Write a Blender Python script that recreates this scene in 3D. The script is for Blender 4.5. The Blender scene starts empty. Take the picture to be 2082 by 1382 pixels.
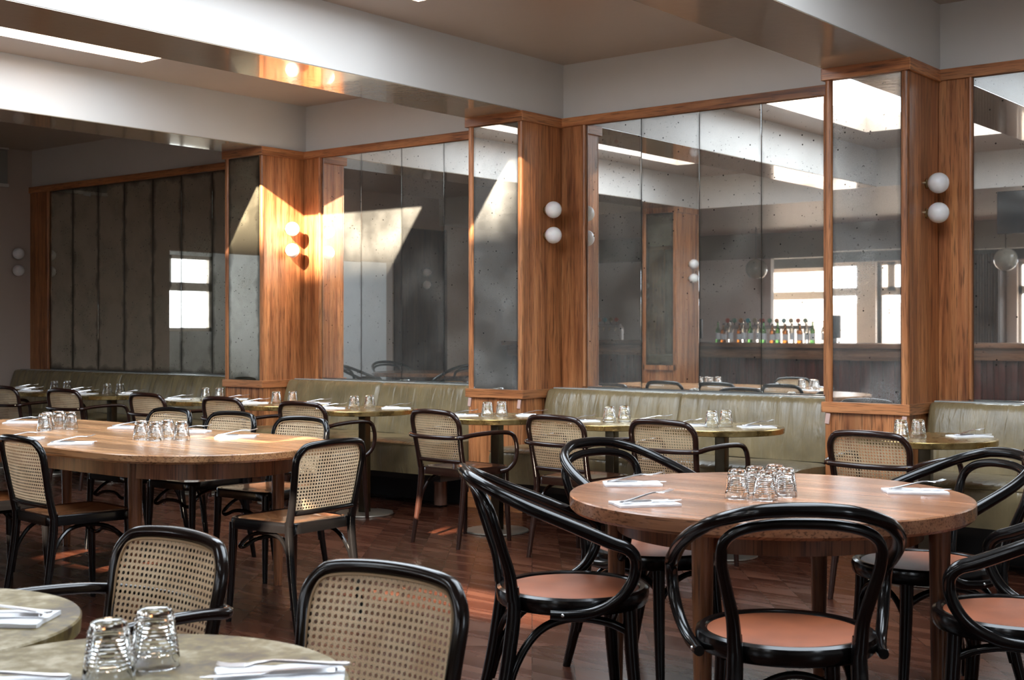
import bpy, bmesh, math, random
from mathutils import Vector, Matrix, noise
R = math.radians
random.seed(7)
C = bpy.context.scene.collection
sc = bpy.context.scene

# ------------------------------------------------------------------ camera
H = 1.28
YAW = math.atan2(2106, 2610.5)
cam_d = bpy.data.cameras.new('camera'); cam = bpy.data.objects.new('camera', cam_d); C.objects.link(cam)
cam_d.sensor_width = 36; cam_d.lens = 36 * 2610.5 / 2082
cam_d.shift_y = -(691 - 672) / 2082
cam_d.clip_start = 0.05; cam_d.clip_end = 200
cam.location = (0, 0, H); cam.rotation_euler = (R(90), 0, YAW)
cam_d.dof.use_dof = True; cam_d.dof.focus_distance = 5.6; cam_d.dof.aperture_fstop = 9
sc.camera = cam

# ------------------------------------------------------------------ world, sun, exposure
w = bpy.data.worlds.new('sky'); sc.world = w; w.use_nodes = True
bg = w.node_tree.nodes['Background']
bg.inputs[0].default_value = (0.80, 0.90, 1.0, 1); bg.inputs[1].default_value = 6.0
sun_d = bpy.data.lights.new('sun', 'SUN'); sun = bpy.data.objects.new('sun', sun_d); C.objects.link(sun)
sun_d.energy = 34; sun_d.angle = R(0.6); sun_d.color = (1.0, 0.86, 0.68)
SUN = Vector((-0.36, 1.0, -0.48)).normalized()
sun.rotation_euler = SUN.to_track_quat('-Z', 'Y').to_euler()
sc.view_settings.view_transform = 'Standard'; sc.view_settings.look = 'None'
sc.view_settings.gamma = 1; sc.view_settings.use_curve_mapping = False
sc.view_settings.exposure = 0.78
sc.cycles.use_denoising = True
sc.cycles.max_bounces = 10; sc.cycles.diffuse_bounces = 2; sc.cycles.glossy_bounces = 6
sc.cycles.transmission_bounces = 10; sc.cycles.transparent_max_bounces = 8
sc.cycles.sample_clamp_indirect = 6

YW = 7.533       # mirror wall
YP = 7.056       # pillar fronts
YC = 0.97        # near end of the coffers
ZB = 2.82        # underside of beams
ZC = 3.217       # ceiling
XE = -12.735     # end wall
XR = 3.2         # right wall
YB = -5.0        # bar back wall
PIL = [(-8.872, -8.371), (-6.101, -5.595), (-3.321, -2.81), (-0.55, -0.04)]
SKY = [(-7.91, -6.16), (-5.18, -3.40), (-2.40, -0.64)]     # skylights, x ranges
SKY_Y = (2.19, 5.54)

def portal(x, y, z, sx, sy, rot):
    d = bpy.data.lights.new('skylight_portal', 'AREA'); d.shape = 'RECTANGLE'; d.size = sx; d.size_y = sy
    d.cycles.is_portal = True
    o = bpy.data.objects.new('skylight_portal', d); C.objects.link(o); o.location = (x, y, z); o.rotation_euler = rot
for a, b in SKY:
    portal((a + b) / 2, (SKY_Y[0] + SKY_Y[1]) / 2, ZC + 0.02, b - a, SKY_Y[1] - SKY_Y[0], (0, 0, 0))

# ------------------------------------------------------------------ node helpers
def newmat(name):
    m = bpy.data.materials.new(name); m.use_nodes = True
    return m, m.node_tree, m.node_tree.nodes['Principled BSDF']
def N(nt, t, **kw):
    n = nt.nodes.new(t)
    for k, v in kw.items():
        if k.startswith('i_'):
            n.inputs[int(k[2:]) if k[2:].isdigit() else k[2:].replace('_', ' ')].default_value = v
        else: setattr(n, k, v)
    return n
def ramp(nt, fac, stops):
    r = nt.nodes.new('ShaderNodeValToRGB'); cr = r.color_ramp
    while len(cr.elements) < len(stops): cr.elements.new(0.5)
    for e, (p, c) in zip(cr.elements, stops):
        e.position = p; e.color = (c[0], c[1], c[2], 1) if hasattr(c, '__len__') else (c, c, c, 1)
    nt.links.new(fac, r.inputs[0]); return r.outputs[0]
def coords(nt, scale=(1, 1, 1), rot=(0, 0, 0), kind='Object'):
    tc = nt.nodes.new('ShaderNodeTexCoord'); mp = nt.nodes.new('ShaderNodeMapping')
    mp.inputs['Scale'].default_value = scale; mp.inputs['Rotation'].default_value = rot
    nt.links.new(tc.outputs[kind], mp.inputs[0]); return mp.outputs[0]
def bump(nt, h, bs, strength=0.2, dist=0.01):
    b = N(nt, 'ShaderNodeBump'); b.inputs['Strength'].default_value = strength; b.inputs['Distance'].default_value = dist
    nt.links.new(h, b.inputs['Height']); nt.links.new(b.outputs[0], bs.inputs['Normal'])
def mixc(nt, f, a, b, blend='MIX'):
    m = nt.nodes.new('ShaderNodeMix'); m.data_type = 'RGBA'; m.blend_type = blend
    for s, v in ((0, f), (6, a), (7, b)):
        if hasattr(v, 'links') or hasattr(v, 'is_linked'): nt.links.new(v, m.inputs[s])
        elif s == 0: m.inputs[0].default_value = v
        else: m.inputs[s].default_value = (*v, 1)
    return m.outputs[2]
def math_(nt, op, a, b=0.5, c=None):
    m = nt.nodes.new('ShaderNodeMath'); m.operation = op
    for i, v in enumerate((a, b, c)):
        if v is None: continue
        if hasattr(v, 'is_linked'): nt.links.new(v, m.inputs[i])
        else: m.inputs[i].default_value = v
    return m.outputs[0]

def oak(name, axis, light, mid, dark, rough=0.38, sc_=1.0, coat=0.0):
    """oak with open dark grain running along axis"""
    m, nt, bs = newmat(name)
    lo, hi = 1.3 * sc_, 26 * sc_
    s = {'x': (lo, hi, hi), 'y': (hi, lo, hi), 'z': (hi, hi, lo)}[axis]
    s2 = {'x': (0.5, 7, 7), 'y': (7, 0.5, 7), 'z': (7, 7, 0.5)}[axis]
    s3 = {'x': (6, 150, 150), 'y': (150, 6, 150), 'z': (150, 150, 6)}[axis]
    v = coords(nt, s); n1 = N(nt, 'ShaderNodeTexNoise'); n1.inputs['Scale'].default_value = 1.0
    n1.inputs['Detail'].default_value = 6; n1.inputs['Distortion'].default_value = 0.6; nt.links.new(v, n1.inputs[0])
    c1 = ramp(nt, n1.outputs[0], [(0.28, dark), (0.48, mid), (0.75, light)])
    v2 = coords(nt, s2); n2 = N(nt, 'ShaderNodeTexNoise'); n2.inputs['Scale'].default_value = 1.0; nt.links.new(v2, n2.inputs[0])
    sh = ramp(nt, n2.outputs[0], [(0.3, 0.62), (0.7, 1.15)])
    c2 = mixc(nt, 1.0, c1, sh, 'MULTIPLY')
    v3 = coords(nt, s3); n3 = N(nt, 'ShaderNodeTexNoise'); n3.inputs['Scale'].default_value = 1.0; n3.inputs['Detail'].default_value = 3
    nt.links.new(v3, n3.inputs[0])
    pore = ramp(nt, n3.outputs[0], [(0.36, 0.45), (0.47, 1.0)])
    c3 = mixc(nt, 1.0, c2, pore, 'MULTIPLY')
    nt.links.new(c3, bs.inputs['Base Color'])
    bs.inputs['Roughness'].default_value = rough; bs.inputs['Coat Weight'].default_value = coat
    bump(nt, n3.outputs[0], bs, 0.12, 0.002)
    return m
OL, OM, OD = (0.64, 0.285, 0.115), (0.475, 0.175, 0.062), (0.22, 0.068, 0.022)
M = {}
M['oak_z'] = oak('oak_upright', 'z', OL, OM, OD)
M['oak_x'] = oak('oak_lengthwise', 'x', OL, OM, OD)
M['oak_y'] = oak('oak_crosswise', 'y', OL, OM, OD)
M['table_oak'] = oak('table_oak', 'x', (0.50, 0.27, 0.13), (0.40, 0.20, 0.09), (0.24, 0.105, 0.045), 0.26, 0.8)
M['table_oak_z'] = oak('table_oak_leg', 'z', (0.27, 0.115, 0.05), (0.19, 0.07, 0.03), (0.10, 0.036, 0.015), 0.3)
M['round_oak'] = oak('round_table_oak', 'x', (0.40, 0.19, 0.10), (0.33, 0.145, 0.072), (0.20, 0.078, 0.038), 0.24, 0.8)
M['bar_oak'] = oak('bar_oak', 'x', (0.34, 0.16, 0.08), (0.24, 0.10, 0.045), (0.12, 0.045, 0.02), 0.35)

def paint(name, col, rough=0.5, coat=0.0, bumpy=0.02):
    m, nt, bs = newmat(name)
    v = coords(nt, (1.2, 1.2, 1.2)); n = N(nt, 'ShaderNodeTexNoise'); n.inputs['Scale'].default_value = 2.0; nt.links.new(v, n.inputs[0])
    c = mixc(nt, n.outputs[0], tuple(x * 0.95 for x in col), tuple(min(1, x * 1.04) for x in col))
    nt.links.new(c, bs.inputs['Base Color']); bs.inputs['Roughness'].default_value = rough; bs.inputs['Coat Weight'].default_value = coat
    v2 = coords(nt, (3, 3, 3)); n2 = N(nt, 'ShaderNodeTexNoise'); n2.inputs['Scale'].default_value = 6; nt.links.new(v2, n2.inputs[0])
    bump(nt, n2.outputs[0], bs, bumpy, 0.02)
    return m
M['plaster'] = paint('cream_plaster', (0.69, 0.66, 0.625), 0.42)
M['soffit'] = paint('browned_gloss_soffit', (0.42, 0.335, 0.25), 0.16, 0.6, 0.05)  # same cream paint, its unlit look put into a darker brown
M['ceiling'] = paint('browned_gloss_ceiling', (0.54, 0.415, 0.325), 0.30, 0.1, 0.03)  # cream paint; weak light and floor bounce are put into this browner colour
M['end_wall'] = paint('taupe_wall', (0.50, 0.40, 0.34), 0.6)
M['white_wall'] = paint('white_wall', (0.78, 0.77, 0.75), 0.6)
M['bulkhead'] = paint('grey_bulkhead', (0.30, 0.29, 0.26), 0.6)
M['dark_fascia'] = paint('dark_fascia', (0.05, 0.055, 0.06), 0.4)
M['pink_wall'] = paint('warm_pier', (0.72, 0.60, 0.52), 0.7)
M['dark_wood'] = oak('dark_fluted_wood', 'z', (0.075, 0.04, 0.028), (0.05, 0.026, 0.018), (0.022, 0.012, 0.01), 0.5)
M['bar_red'] = oak('oxblood_boards', 'z', (0.12, 0.022, 0.014), (0.09, 0.016, 0.011), (0.05, 0.01, 0.008), 0.3)

def simple(name, col, rough=0.4, metal=0.0, coat=0.0, **kw):
    m, nt, bs = newmat(name)
    v = coords(nt, (9, 9, 9)); n = N(nt, 'ShaderNodeTexNoise'); n.inputs['Scale'].default_value = 3; nt.links.new(v, n.inputs[0])
    c = mixc(nt, n.outputs[0], tuple(x * 0.85 for x in col), tuple(min(1, x * 1.12) for x in col))
    nt.links.new(c, bs.inputs['Base Color']); bs.inputs['Roughness'].default_value = rough
    bs.inputs['Metallic'].default_value = metal; bs.inputs['Coat Weight'].default_value = coat
    bs.inputs['Coat Roughness'].default_value = 0.05
    for k, v in kw.items(): bs.inputs[k.replace('_', ' ')].default_value = v
    return m
M['black'] = simple('black_lacquer', (0.004, 0.0035, 0.0035), 0.17, coat=0.0, Specular_IOR_Level=0.42)
M['walnut'] = simple('dark_walnut_lacquer', (0.008, 0.004, 0.003), 0.17, coat=0.0, Specular_IOR_Level=0.45)
M['walnut2'] = simple('red_walnut_lacquer', (0.020, 0.0075, 0.005), 0.18, coat=0.0, Specular_IOR_Level=0.45)
M['steel'] = simple('polished_steel', (0.88, 0.88, 0.9), 0.3, 1.0)
M['bolt'] = simple('brass_bolt', (0.5, 0.4, 0.25), 0.25, 1.0)
M['napkin'] = simple('white_paper_napkin', (0.83, 0.83, 0.85), 0.75)
M['globe'] = simple('opal_glass', (0.86, 0.83, 0.82), 0.28, coat=0.2, Subsurface_Weight=0.1)
M['post'] = simple('dark_bronze', (0.10, 0.085, 0.06), 0.35, 1.0)
M['base_metal'] = simple('grey_bronze_base', (0.22, 0.19, 0.155), 0.42, 0.7)
M['foot'] = simple('copper_foot', (0.30, 0.16, 0.11), 0.4, 0.5)
M['dark'] = simple('dark_underside', (0.015, 0.013, 0.012), 0.6)
M['ledge'] = simple('grey_stone_ledge', (0.42, 0.43, 0.41), 0.18, coat=0.5)
M['screen'] = simple('dark_screen', (0.02, 0.022, 0.026), 0.15)
M['window_frame'] = simple('white_window_frame', (0.62, 0.52, 0.44), 0.5)
M['street'] = simple('street_paving', (0.42, 0.39, 0.35), 0.8)
M['felt'] = simple('pink_felt', (0.62, 0.40, 0.34), 0.8)
M['register'] = simple('slate_plastic', (0.03, 0.036, 0.045), 0.4)
M['pendant'] = simple('smoked_globe', (0.35, 0.33, 0.28), 0.15, coat=0.5)

def glassmat(name, col, rough=0.0):
    m, nt, bs = newmat(name)
    bs.inputs['Base Color'].default_value = (*col, 1); bs.inputs['Transmission Weight'].default_value = 1
    bs.inputs['Roughness'].default_value = rough; bs.inputs['IOR'].default_value = 1.48
    return m
M['glass'] = glassmat('clear_pressed_glass', (0.97, 0.985, 0.985))
M['bottle_green'] = glassmat('green_bottle_glass', (0.12, 0.38, 0.10)); M['bottle_clear'] = glassmat('clear_bottle_glass', (0.9, 0.95, 0.95))
M['bottle_amber'] = glassmat('amber_bottle_glass', (0.55, 0.2, 0.03))

# leather
def leather(name, col, rough=0.36, pleat=1.0):
    m, nt, bs = newmat(name)
    v = coords(nt, (3, 3, 3)); n = N(nt, 'ShaderNodeTexNoise'); n.inputs['Scale'].default_value = 2.2; n.inputs['Detail'].default_value = 5; nt.links.new(v, n.inputs[0])
    c = ramp(nt, n.outputs[0], [(0.3, tuple(x * 0.72 for x in col)), (0.55, col), (0.8, tuple(x * 1.25 for x in col))])
    nt.links.new(c, bs.inputs['Base Color'])
    bs.inputs['Roughness'].default_value = rough; bs.inputs['Specular IOR Level'].default_value = 0.6
    v2 = coords(nt, (22, 9, 2.4)); n2 = N(nt, 'ShaderNodeTexNoise'); n2.inputs['Scale'].default_value = 1; n2.inputs['Detail'].default_value = 3; n2.inputs['Distortion'].default_value = 0.7
    nt.links.new(v2, n2.inputs[0])
    v3 = coords(nt, (140, 140, 140)); n3 = N(nt, 'ShaderNodeTexNoise'); n3.inputs['Scale'].default_value = 3; nt.links.new(v3, n3.inputs[0])
    h = math_(nt, 'MULTIPLY_ADD', n3.outputs[0], 0.05, math_(nt, 'MULTIPLY', n2.outputs[0], pleat))
    bump(nt, h, bs, 0.5, 0.02)
    return m
M['leather'] = leather('olive_leather', (0.215, 0.162, 0.082), 0.28, 1.15)
M['tan'] = leather('tan_leather', (0.255, 0.068, 0.023), 0.48, 0.05)
M['ply'] = oak('brown_ply_seat', 'y', (0.27, 0.12, 0.05), (0.19, 0.078, 0.032), (0.12, 0.045, 0.018), 0.2, 0.4, 0.5)
M['ply_dark'] = oak('dark_ply_seat', 'y', (0.09, 0.035, 0.018), (0.065, 0.024, 0.012), (0.04, 0.014, 0.007), 0.2, 0.4, 0.5)

# cane weave
def cane():
    m, nt, bs = newmat('woven_cane')
    tc = N(nt, 'ShaderNodeTexCoord'); sp = N(nt, 'ShaderNodeSeparateXYZ'); nt.links.new(tc.outputs['Object'], sp.inputs[0])
    k = 2 * math.pi / 0.0145
    sx = math_(nt, 'SINE', math_(nt, 'MULTIPLY', sp.outputs[0], k * 2)); sz = math_(nt, 'SINE', math_(nt, 'MULTIPLY', sp.outputs[2], k * 2))
    d1 = math_(nt, 'SINE', math_(nt, 'MULTIPLY', math_(nt, 'ADD', sp.outputs[0], sp.outputs[2]), k))
    d2 = math_(nt, 'SINE', math_(nt, 'MULTIPLY', math_(nt, 'SUBTRACT', sp.outputs[0], sp.outputs[2]), k))
    h = math_(nt, 'MAXIMUM', math_(nt, 'MAXIMUM', sx, sz), math_(nt, 'MAXIMUM', d1, d2))
    n = N(nt, 'ShaderNodeTexNoise'); n.inputs['Scale'].default_value = 9; nt.links.new(tc.outputs['Object'], n.inputs[0])
    c = ramp(nt, n.outputs[0], [(0.3, (0.70, 0.49, 0.29)), (0.6, (0.84, 0.64, 0.41)), (0.8, (0.90, 0.73, 0.51))])
    hh = ramp(nt, h, [(0.0, 0.68), (0.8, 1.0)])
    c2 = mixc(nt, 1.0, c, hh, 'MULTIPLY')
    nt.links.new(c2, bs.inputs['Base Color']); bs.inputs['Roughness'].default_value = 0.42
    bump(nt, h, bs, 0.6, 0.0015)
    # thin woven strips glow a little when lit from behind
    tr = N(nt, 'ShaderNodeBsdfTranslucent'); nt.links.new(c2, tr.inputs[0])
    mx = N(nt, 'ShaderNodeMixShader'); mx.inputs[0].default_value = 0.3
    nt.links.new(bs.outputs[0], mx.inputs[1]); nt.links.new(tr.outputs[0], mx.inputs[2])
    nt.links.new(mx.outputs[0], nt.nodes['Material Output'].inputs[0])
    return m
M['cane'] = cane()
M['spline'] = simple('cane_border_cord', (0.42, 0.27, 0.14), 0.45)

# brass
def brass(name, a, b, c_, rough=(0.18, 0.42), sc_=5, metal=0.9):
    m, nt, bs = newmat(name)
    v = coords(nt, (1, 1, 1)); n = N(nt, 'ShaderNodeTexNoise'); n.inputs['Scale'].default_value = sc_; n.inputs['Detail'].default_value = 8; n.inputs['Roughness'].default_value = 0.65; nt.links.new(v, n.inputs[0])
    n2 = N(nt, 'ShaderNodeTexNoise'); n2.inputs['Scale'].default_value = sc_ * 6; n2.inputs['Detail'].default_value = 5; nt.links.new(v, n2.inputs[0])
    f = math_(nt, 'MULTIPLY_ADD', n2.outputs[0], 0.35, math_(nt, 'MULTIPLY', n.outputs[0], 0.68))
    col = ramp(nt, f, [(0.40, a), (0.51, b), (0.64, c_)])
    nt.links.new(col, bs.inputs['Base Color'])
    rr = ramp(nt, f, [(0.35, rough[0]), (0.7, rough[1])]); nt.links.new(rr, bs.inputs['Roughness'])
    bs.inputs['Metallic'].default_value = metal
    return m
M['brass'] = brass('aged_brass', (0.30, 0.20, 0.075), (0.44, 0.31, 0.12), (0.56, 0.42, 0.19))
M['patina'] = brass('patinated_brass_top', (0.060, 0.036, 0.013), (0.200, 0.145, 0.050), (0.46, 0.385, 0.26), (0.38, 0.6), 6.0, 0.1)
M['patina'].node_tree.nodes['Principled BSDF'].inputs['Specular IOR Level'].default_value = 0.35

# floor
def floor_mat():
    m, nt, bs = newmat('jarrah_parquet')
    rz = R(52)
    v = coords(nt, (1, 1, 1), (0, 0, rz))
    br = N(nt, 'ShaderNodeTexBrick'); br.offset = 0.37; br.inputs['Scale'].default_value = 1
    br.inputs['Brick Width'].default_value = 2.2; br.inputs['Row Height'].default_value = 0.16; br.inputs['Mortar Size'].default_value = 0.0016
    br.inputs['Color1'].default_value = (0.0, 0, 0, 1); br.inputs['Color2'].default_value = (1, 1, 1, 1); br.inputs['Mortar'].default_value = (0.5, 0.5, 0.5, 1)
    nt.links.new(v, br.inputs[0])
    v2 = coords(nt, (0.9, 11, 1), (0, 0, rz)); n = N(nt, 'ShaderNodeTexNoise'); n.noise_dimensions = '4D'; n.inputs['Scale'].default_value = 1; n.inputs['Detail'].default_value = 7; n.inputs['Distortion'].default_value = 1.1
    nt.links.new(v2, n.inputs[0]); nt.links.new(math_(nt, 'MULTIPLY', br.outputs['Color'], 7.0), n.inputs['W'])
    g = ramp(nt, n.outputs[0], [(0.28, (0.024, 0.0065, 0.0035)), (0.5, (0.044, 0.0130, 0.0066)), (0.74, (0.085, 0.030, 0.015))])
    sh = ramp(nt, br.outputs['Color'], [(0, 0.72), (1, 1.22)])
    c = mixc(nt, 1.0, g, sh, 'MULTIPLY')
    c = mixc(nt, br.outputs['Fac'], c, (0.012, 0.005, 0.003))
    nt.links.new(c, bs.inputs['Base Color'])
    rr = ramp(nt, n.outputs[0], [(0.3, 0.20), (0.7, 0.34)]); nt.links.new(rr, bs.inputs['Roughness'])
    bs.inputs['Specular IOR Level'].default_value = 0.42
    h = math_(nt, 'MULTIPLY_ADD', br.outputs['Fac'], -1.0, math_(nt, 'MULTIPLY', n.outputs[0], 0.12))
    bump(nt, h, bs, 0.12, 0.003)
    return m
M['floor'] = floor_mat()

# antique mirror; soot = how dark and clouded the silvering is
def mirror(name, tint, haze, haze_col, spot=0.5, edge=0.6):
    m, nt, bs = newmat(name)
    nt.nodes.remove(bs)
    tc = N(nt, 'ShaderNodeTexCoord'); v = tc.outputs['Object']
    geo = N(nt, 'ShaderNodeObjectInfo')
    vv = N(nt, 'ShaderNodeVectorMath'); vv.operation = 'ADD'; nt.links.new(v, vv.inputs[0])
    vr = N(nt, 'ShaderNodeCombineXYZ'); nt.links.new(math_(nt, 'MULTIPLY', geo.outputs['Random'], 40), vr.inputs[0]); nt.links.new(vr.outputs[0], vv.inputs[1])
    P = vv.outputs[0]
    n1 = N(nt, 'ShaderNodeTexNoise'); n1.inputs['Scale'].default_value = 2.6; n1.inputs['Detail'].default_value = 5; nt.links.new(P, n1.inputs[0])
    n2 = N(nt, 'ShaderNodeTexNoise'); n2.inputs['Scale'].default_value = 420; n2.inputs['Detail'].default_value = 1; nt.links.new(P, n2.inputs[0])
    n3 = N(nt, 'ShaderNodeTexNoise'); n3.inputs['Scale'].default_value = 60; n3.inputs['Detail'].default_value = 2; nt.links.new(P, n3.inputs[0])
    vo = N(nt, 'ShaderNodeTexVoronoi'); vo.inputs['Scale'].default_value = 26; nt.links.new(P, vo.inputs[0])
    vs = N(nt, 'ShaderNodeSeparateColor'); nt.links.new(vo.outputs['Color'], vs.inputs[0])
    # round spots of missing silver: only some voronoi cells
    rad = math_(nt, 'MULTIPLY', math_(nt, 'GREATER_THAN', vs.outputs[0], 0.80), math_(nt, 'MULTIPLY', vs.outputs[1], 0.15))
    spots = math_(nt, 'LESS_THAN', vo.outputs['Distance'], rad)
    # fine pepper concentrated in cloudy areas
    cloud = ramp(nt, n1.outputs[0], [(0.42, 0.0), (0.68, 1.0)])
    pep = math_(nt, 'GREATER_THAN', math_(nt, 'MULTIPLY_ADD', cloud, 0.085, n3.outputs[0]), 0.735)
    # edge soot from generated coords (per panel)
    ge = tc.outputs['Generated']; sg = N(nt, 'ShaderNodeSeparateXYZ'); nt.links.new(ge, sg.inputs[0])
    ex = math_(nt, 'MINIMUM', sg.outputs[0], math_(nt, 'SUBTRACT', 1.0, sg.outputs[0]))
    ez = math_(nt, 'MULTIPLY', math_(nt, 'MINIMUM', sg.outputs[2], math_(nt, 'SUBTRACT', 1.0, sg.outputs[2])), 4.0)
    e = math_(nt, 'MINIMUM', ex, ez)
    n4 = N(nt, 'ShaderNodeTexNoise'); n4.inputs['Scale'].default_value = 5; n4.inputs['Detail'].default_value = 4; nt.links.new(P, n4.inputs[0])
    ed = ramp(nt, math_(nt, 'DIVIDE', e, math_(nt, 'POWER', n4.outputs[0], 2.5)), [(0.02, 1.0), (edge * 0.75, 0.0)])
    dark = math_(nt, 'MAXIMUM', math_(nt, 'MAXIMUM', math_(nt, 'MULTIPLY', spots, 0.9), math_(nt, 'MULTIPLY', pep, spot)), math_(nt, 'MULTIPLY', ed, edge))
    g = N(nt, 'ShaderNodeBsdfGlossy'); g.inputs['Roughness'].default_value = 0.015
    gcol = mixc(nt, dark, tint, (0.02, 0.02, 0.018)); nt.links.new(gcol, g.inputs[0])
    d = N(nt, 'ShaderNodeBsdfDiffuse'); nt.links.new(mixc(nt, dark, haze_col, (0.04, 0.038, 0.03)), d.inputs[0])
    hz = math_(nt, 'MULTIPLY_ADD', cloud, haze * 1.0, haze * 0.55)
    gr = ramp(nt, n2.outputs[0], [(0.40, 0.75), (0.62, 1.35)])
    hz = math_(nt, 'MULTIPLY', hz, gr)
    mx = N(nt, 'ShaderNodeMixShader'); nt.links.new(hz, mx.inputs[0]); nt.links.new(g.outputs[0], mx.inputs[1]); nt.links.new(d.outputs[0], mx.inputs[2])
    nt.links.new(mx.outputs[0], nt.nodes['Material Output'].inputs[0])
    return m
M['mirror'] = mirror('antique_mirror', (0.86, 0.87, 0.85), 0.12, (0.50, 0.49, 0.45), 0.5, 0.3)
M['mirror_dark'] = mirror('dimmed_antique_mirror', (0.66, 0.64, 0.57), 0.24, (0.30, 0.27, 0.19), 0.8, 0.75)  # darker tint stands in for the dim room reflected; spots and haze are age
M['mirror_pillar'] = mirror('dusty_antique_mirror', (0.80, 0.81, 0.79), 0.22, (0.46, 0.46, 0.44), 0.6, 0.4)
M['mirror_edge'] = simple('mirror_edge', (0.04, 0.045, 0.045), 0.2)

# ------------------------------------------------------------------ mesh helpers
class MB:
    def __init__(s): s.v = []; s.f = []
    def add(s, v, f):
        o = len(s.v); s.v += [tuple(p) for p in v]; s.f += [tuple(i + o for i in q) for q in f]; return s
    def box(s, x0, x1, y0, y1, z0, z1, bev=0.0):
        if bev <= 0:
            v = [(x, y, z) for z in (z0, z1) for y in (y0, y1) for x in (x0, x1)]
            return s.add(v, [(0, 2, 3, 1), (4, 5, 7, 6), (0, 1, 5, 4), (2, 6, 7, 3), (0, 4, 6, 2), (1, 3, 7, 5)])
        bm = bmesh.new(); bmesh.ops.create_cube(bm, size=1)
        bmesh.ops.scale(bm, vec=(x1 - x0, y1 - y0, z1 - z0), verts=bm.verts)
        bmesh.ops.translate(bm, vec=((x0 + x1) / 2, (y0 + y1) / 2, (z0 + z1) / 2), verts=bm.verts)
        bmesh.ops.bevel(bm, geom=bm.edges[:], offset=bev, segments=3, profile=0.6, affect='EDGES')
        bm.verts.index_update(); s.add([v.co[:] for v in bm.verts], [[v.index for v in f.verts] for f in bm.faces]); bm.free(); return s
    def lathe(s, prof, c=(0, 0, 0), n=32, mod=None):
        v = []; f = []
        for (r, z) in prof:
            for k in range(n):
                a = 2 * math.pi * k / n; rr = r if mod is None else mod(r, z, a)
                v.append((c[0] + rr * math.cos(a), c[1] + rr * math.sin(a), c[2] + z))
        m = len(prof)
        for i in range(m - 1):
            for k in range(n):
                a, b = i * n + k, i * n + (k + 1) % n
                f.append((a, b, b + n, a + n))
        if prof[0][0] > 1e-6: f.append(tuple(range(n - 1, -1, -1)))
        if prof[-1][0] > 1e-6: f.append(tuple((m - 1) * n + k for k in range(n)))
        return s.add(v, f)
    def tube(s, pts, r, n=10, sub=6, closed=False, cap=True):
        P, Rr = spline(pts, r, sub, closed)
        m = len(P); v = []; f = []
        T = []
        for i in range(m):
            a = P[(i - 1) % m] if closed or i > 0 else P[i]; b = P[(i + 1) % m] if closed or i < m - 1 else P[i]
            T.append((b - a).normalized())
        u = T[0].orthogonal().normalized(); F = [u]
        for i in range(1, m):
            q = T[i - 1].rotation_difference(T[i]); u = (q @ u); u = (u - T[i] * u.dot(T[i])).normalized(); F.append(u)
        tw = 0
        if closed:
            q = T[-1].rotation_difference(T[0]); ue = q @ F[-1]; tw = math.atan2(ue.cross(F[0]).dot(T[0]), ue.dot(F[0]))
        for i in range(m):
            u = F[i]; w_ = T[i].cross(u)
            for k in range(n):
                a = 2 * math.pi * k / n + tw * i / m
                v.append(P[i] + (u * math.cos(a) + w_ * math.sin(a)) * Rr[i])
        for i in range(m if closed else m - 1):
            for k in range(n):
                a, b = i * n + k, i * n + (k + 1) % n; j = ((i + 1) % m) * n
                f.append((a, b, j + (k + 1) % n, j + k))
        if not closed and cap:
            f.append(tuple(range(n - 1, -1, -1))); f.append(tuple((m - 1) * n + k for k in range(n)))
        return s.add(v, f)
    def prism(s, outline, z0, z1):
        n = len(outline)
        v = [(x, y, z0) for x, y in outline] + [(x, y, z1) for x, y in outline]
        return s.add(v, [tuple(range(n - 1, -1, -1)), tuple(range(n, 2 * n))] + [(k, (k + 1) % n, n + (k + 1) % n, n + k) for k in range(n)])
    def loft(s, rings, close=True):
        n = len(rings[0]); v = [p for r_ in rings for p in r_]; f = []
        for i in range(len(rings) - 1):
            for k in range(n):
                f.append((i * n + k, i * n + (k + 1) % n, (i + 1) * n + (k + 1) % n, (i + 1) * n + k))
        f.append(tuple(range(n - 1, -1, -1))); f.append(tuple((len(rings) - 1) * n + k for k in range(n)))
        return s.add(v, f)
    def build(s, name, mat, parent=None, smooth=True, ang=38):
        me = bpy.data.meshes.new(name); me.from_pydata(s.v, [], s.f)
        bm = bmesh.new(); bm.from_mesh(me); bmesh.ops.recalc_face_normals(bm, faces=bm.faces); bm.to_mesh(me); bm.free()
        if smooth:
            me.polygons.foreach_set('use_smooth', [True] * len(me.polygons)); me.set_sharp_from_angle(angle=R(ang))
        me.materials.append(M[mat] if isinstance(mat, str) else mat)
        o = bpy.data.objects.new(name, me); C.objects.link(o); o.parent = parent; return o
def spline(pts, r, sub, closed):
    P = [Vector(p) for p in pts]; n = len(P)
    rr = [r] * n if not hasattr(r, '__len__') else list(r)
    if sub <= 1: return P, rr
    out, orr = [], []
    for i in range(n if closed else n - 1):
        if closed: a, b, c, d = P[(i - 1) % n], P[i], P[(i + 1) % n], P[(i + 2) % n]
        else: a, b, c, d = P[max(i - 1, 0)], P[i], P[i + 1], P[min(i + 2, n - 1)]
        for k in range(sub):
            t = k / sub; t2 = t * t; t3 = t2 * t
            out.append(0.5 * ((2 * b) + (c - a) * t + (2 * a - 5 * b + 4 * c - d) * t2 + (3 * b - a - 3 * c + d) * t3))
            orr.append(rr[i] * (1 - t) + rr[(i + 1) % n] * t)
    if not closed: out.append(P[-1]); orr.append(rr[-1])
    return out, orr
def empty(name, label, cat, loc=(0, 0, 0), rz=0.0, group=None):
    o = bpy.data.objects.new(name, None); C.objects.link(o); o.empty_display_size = 0.1
    o.location = loc; o.rotation_euler = (0, 0, rz); return tag(o, label, cat, group)
def tag(o, label=None, cat=None, group=None):
    if label: o['label'] = label
    if cat: o['category'] = cat
    if group: o['group'] = group
    return o
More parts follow.
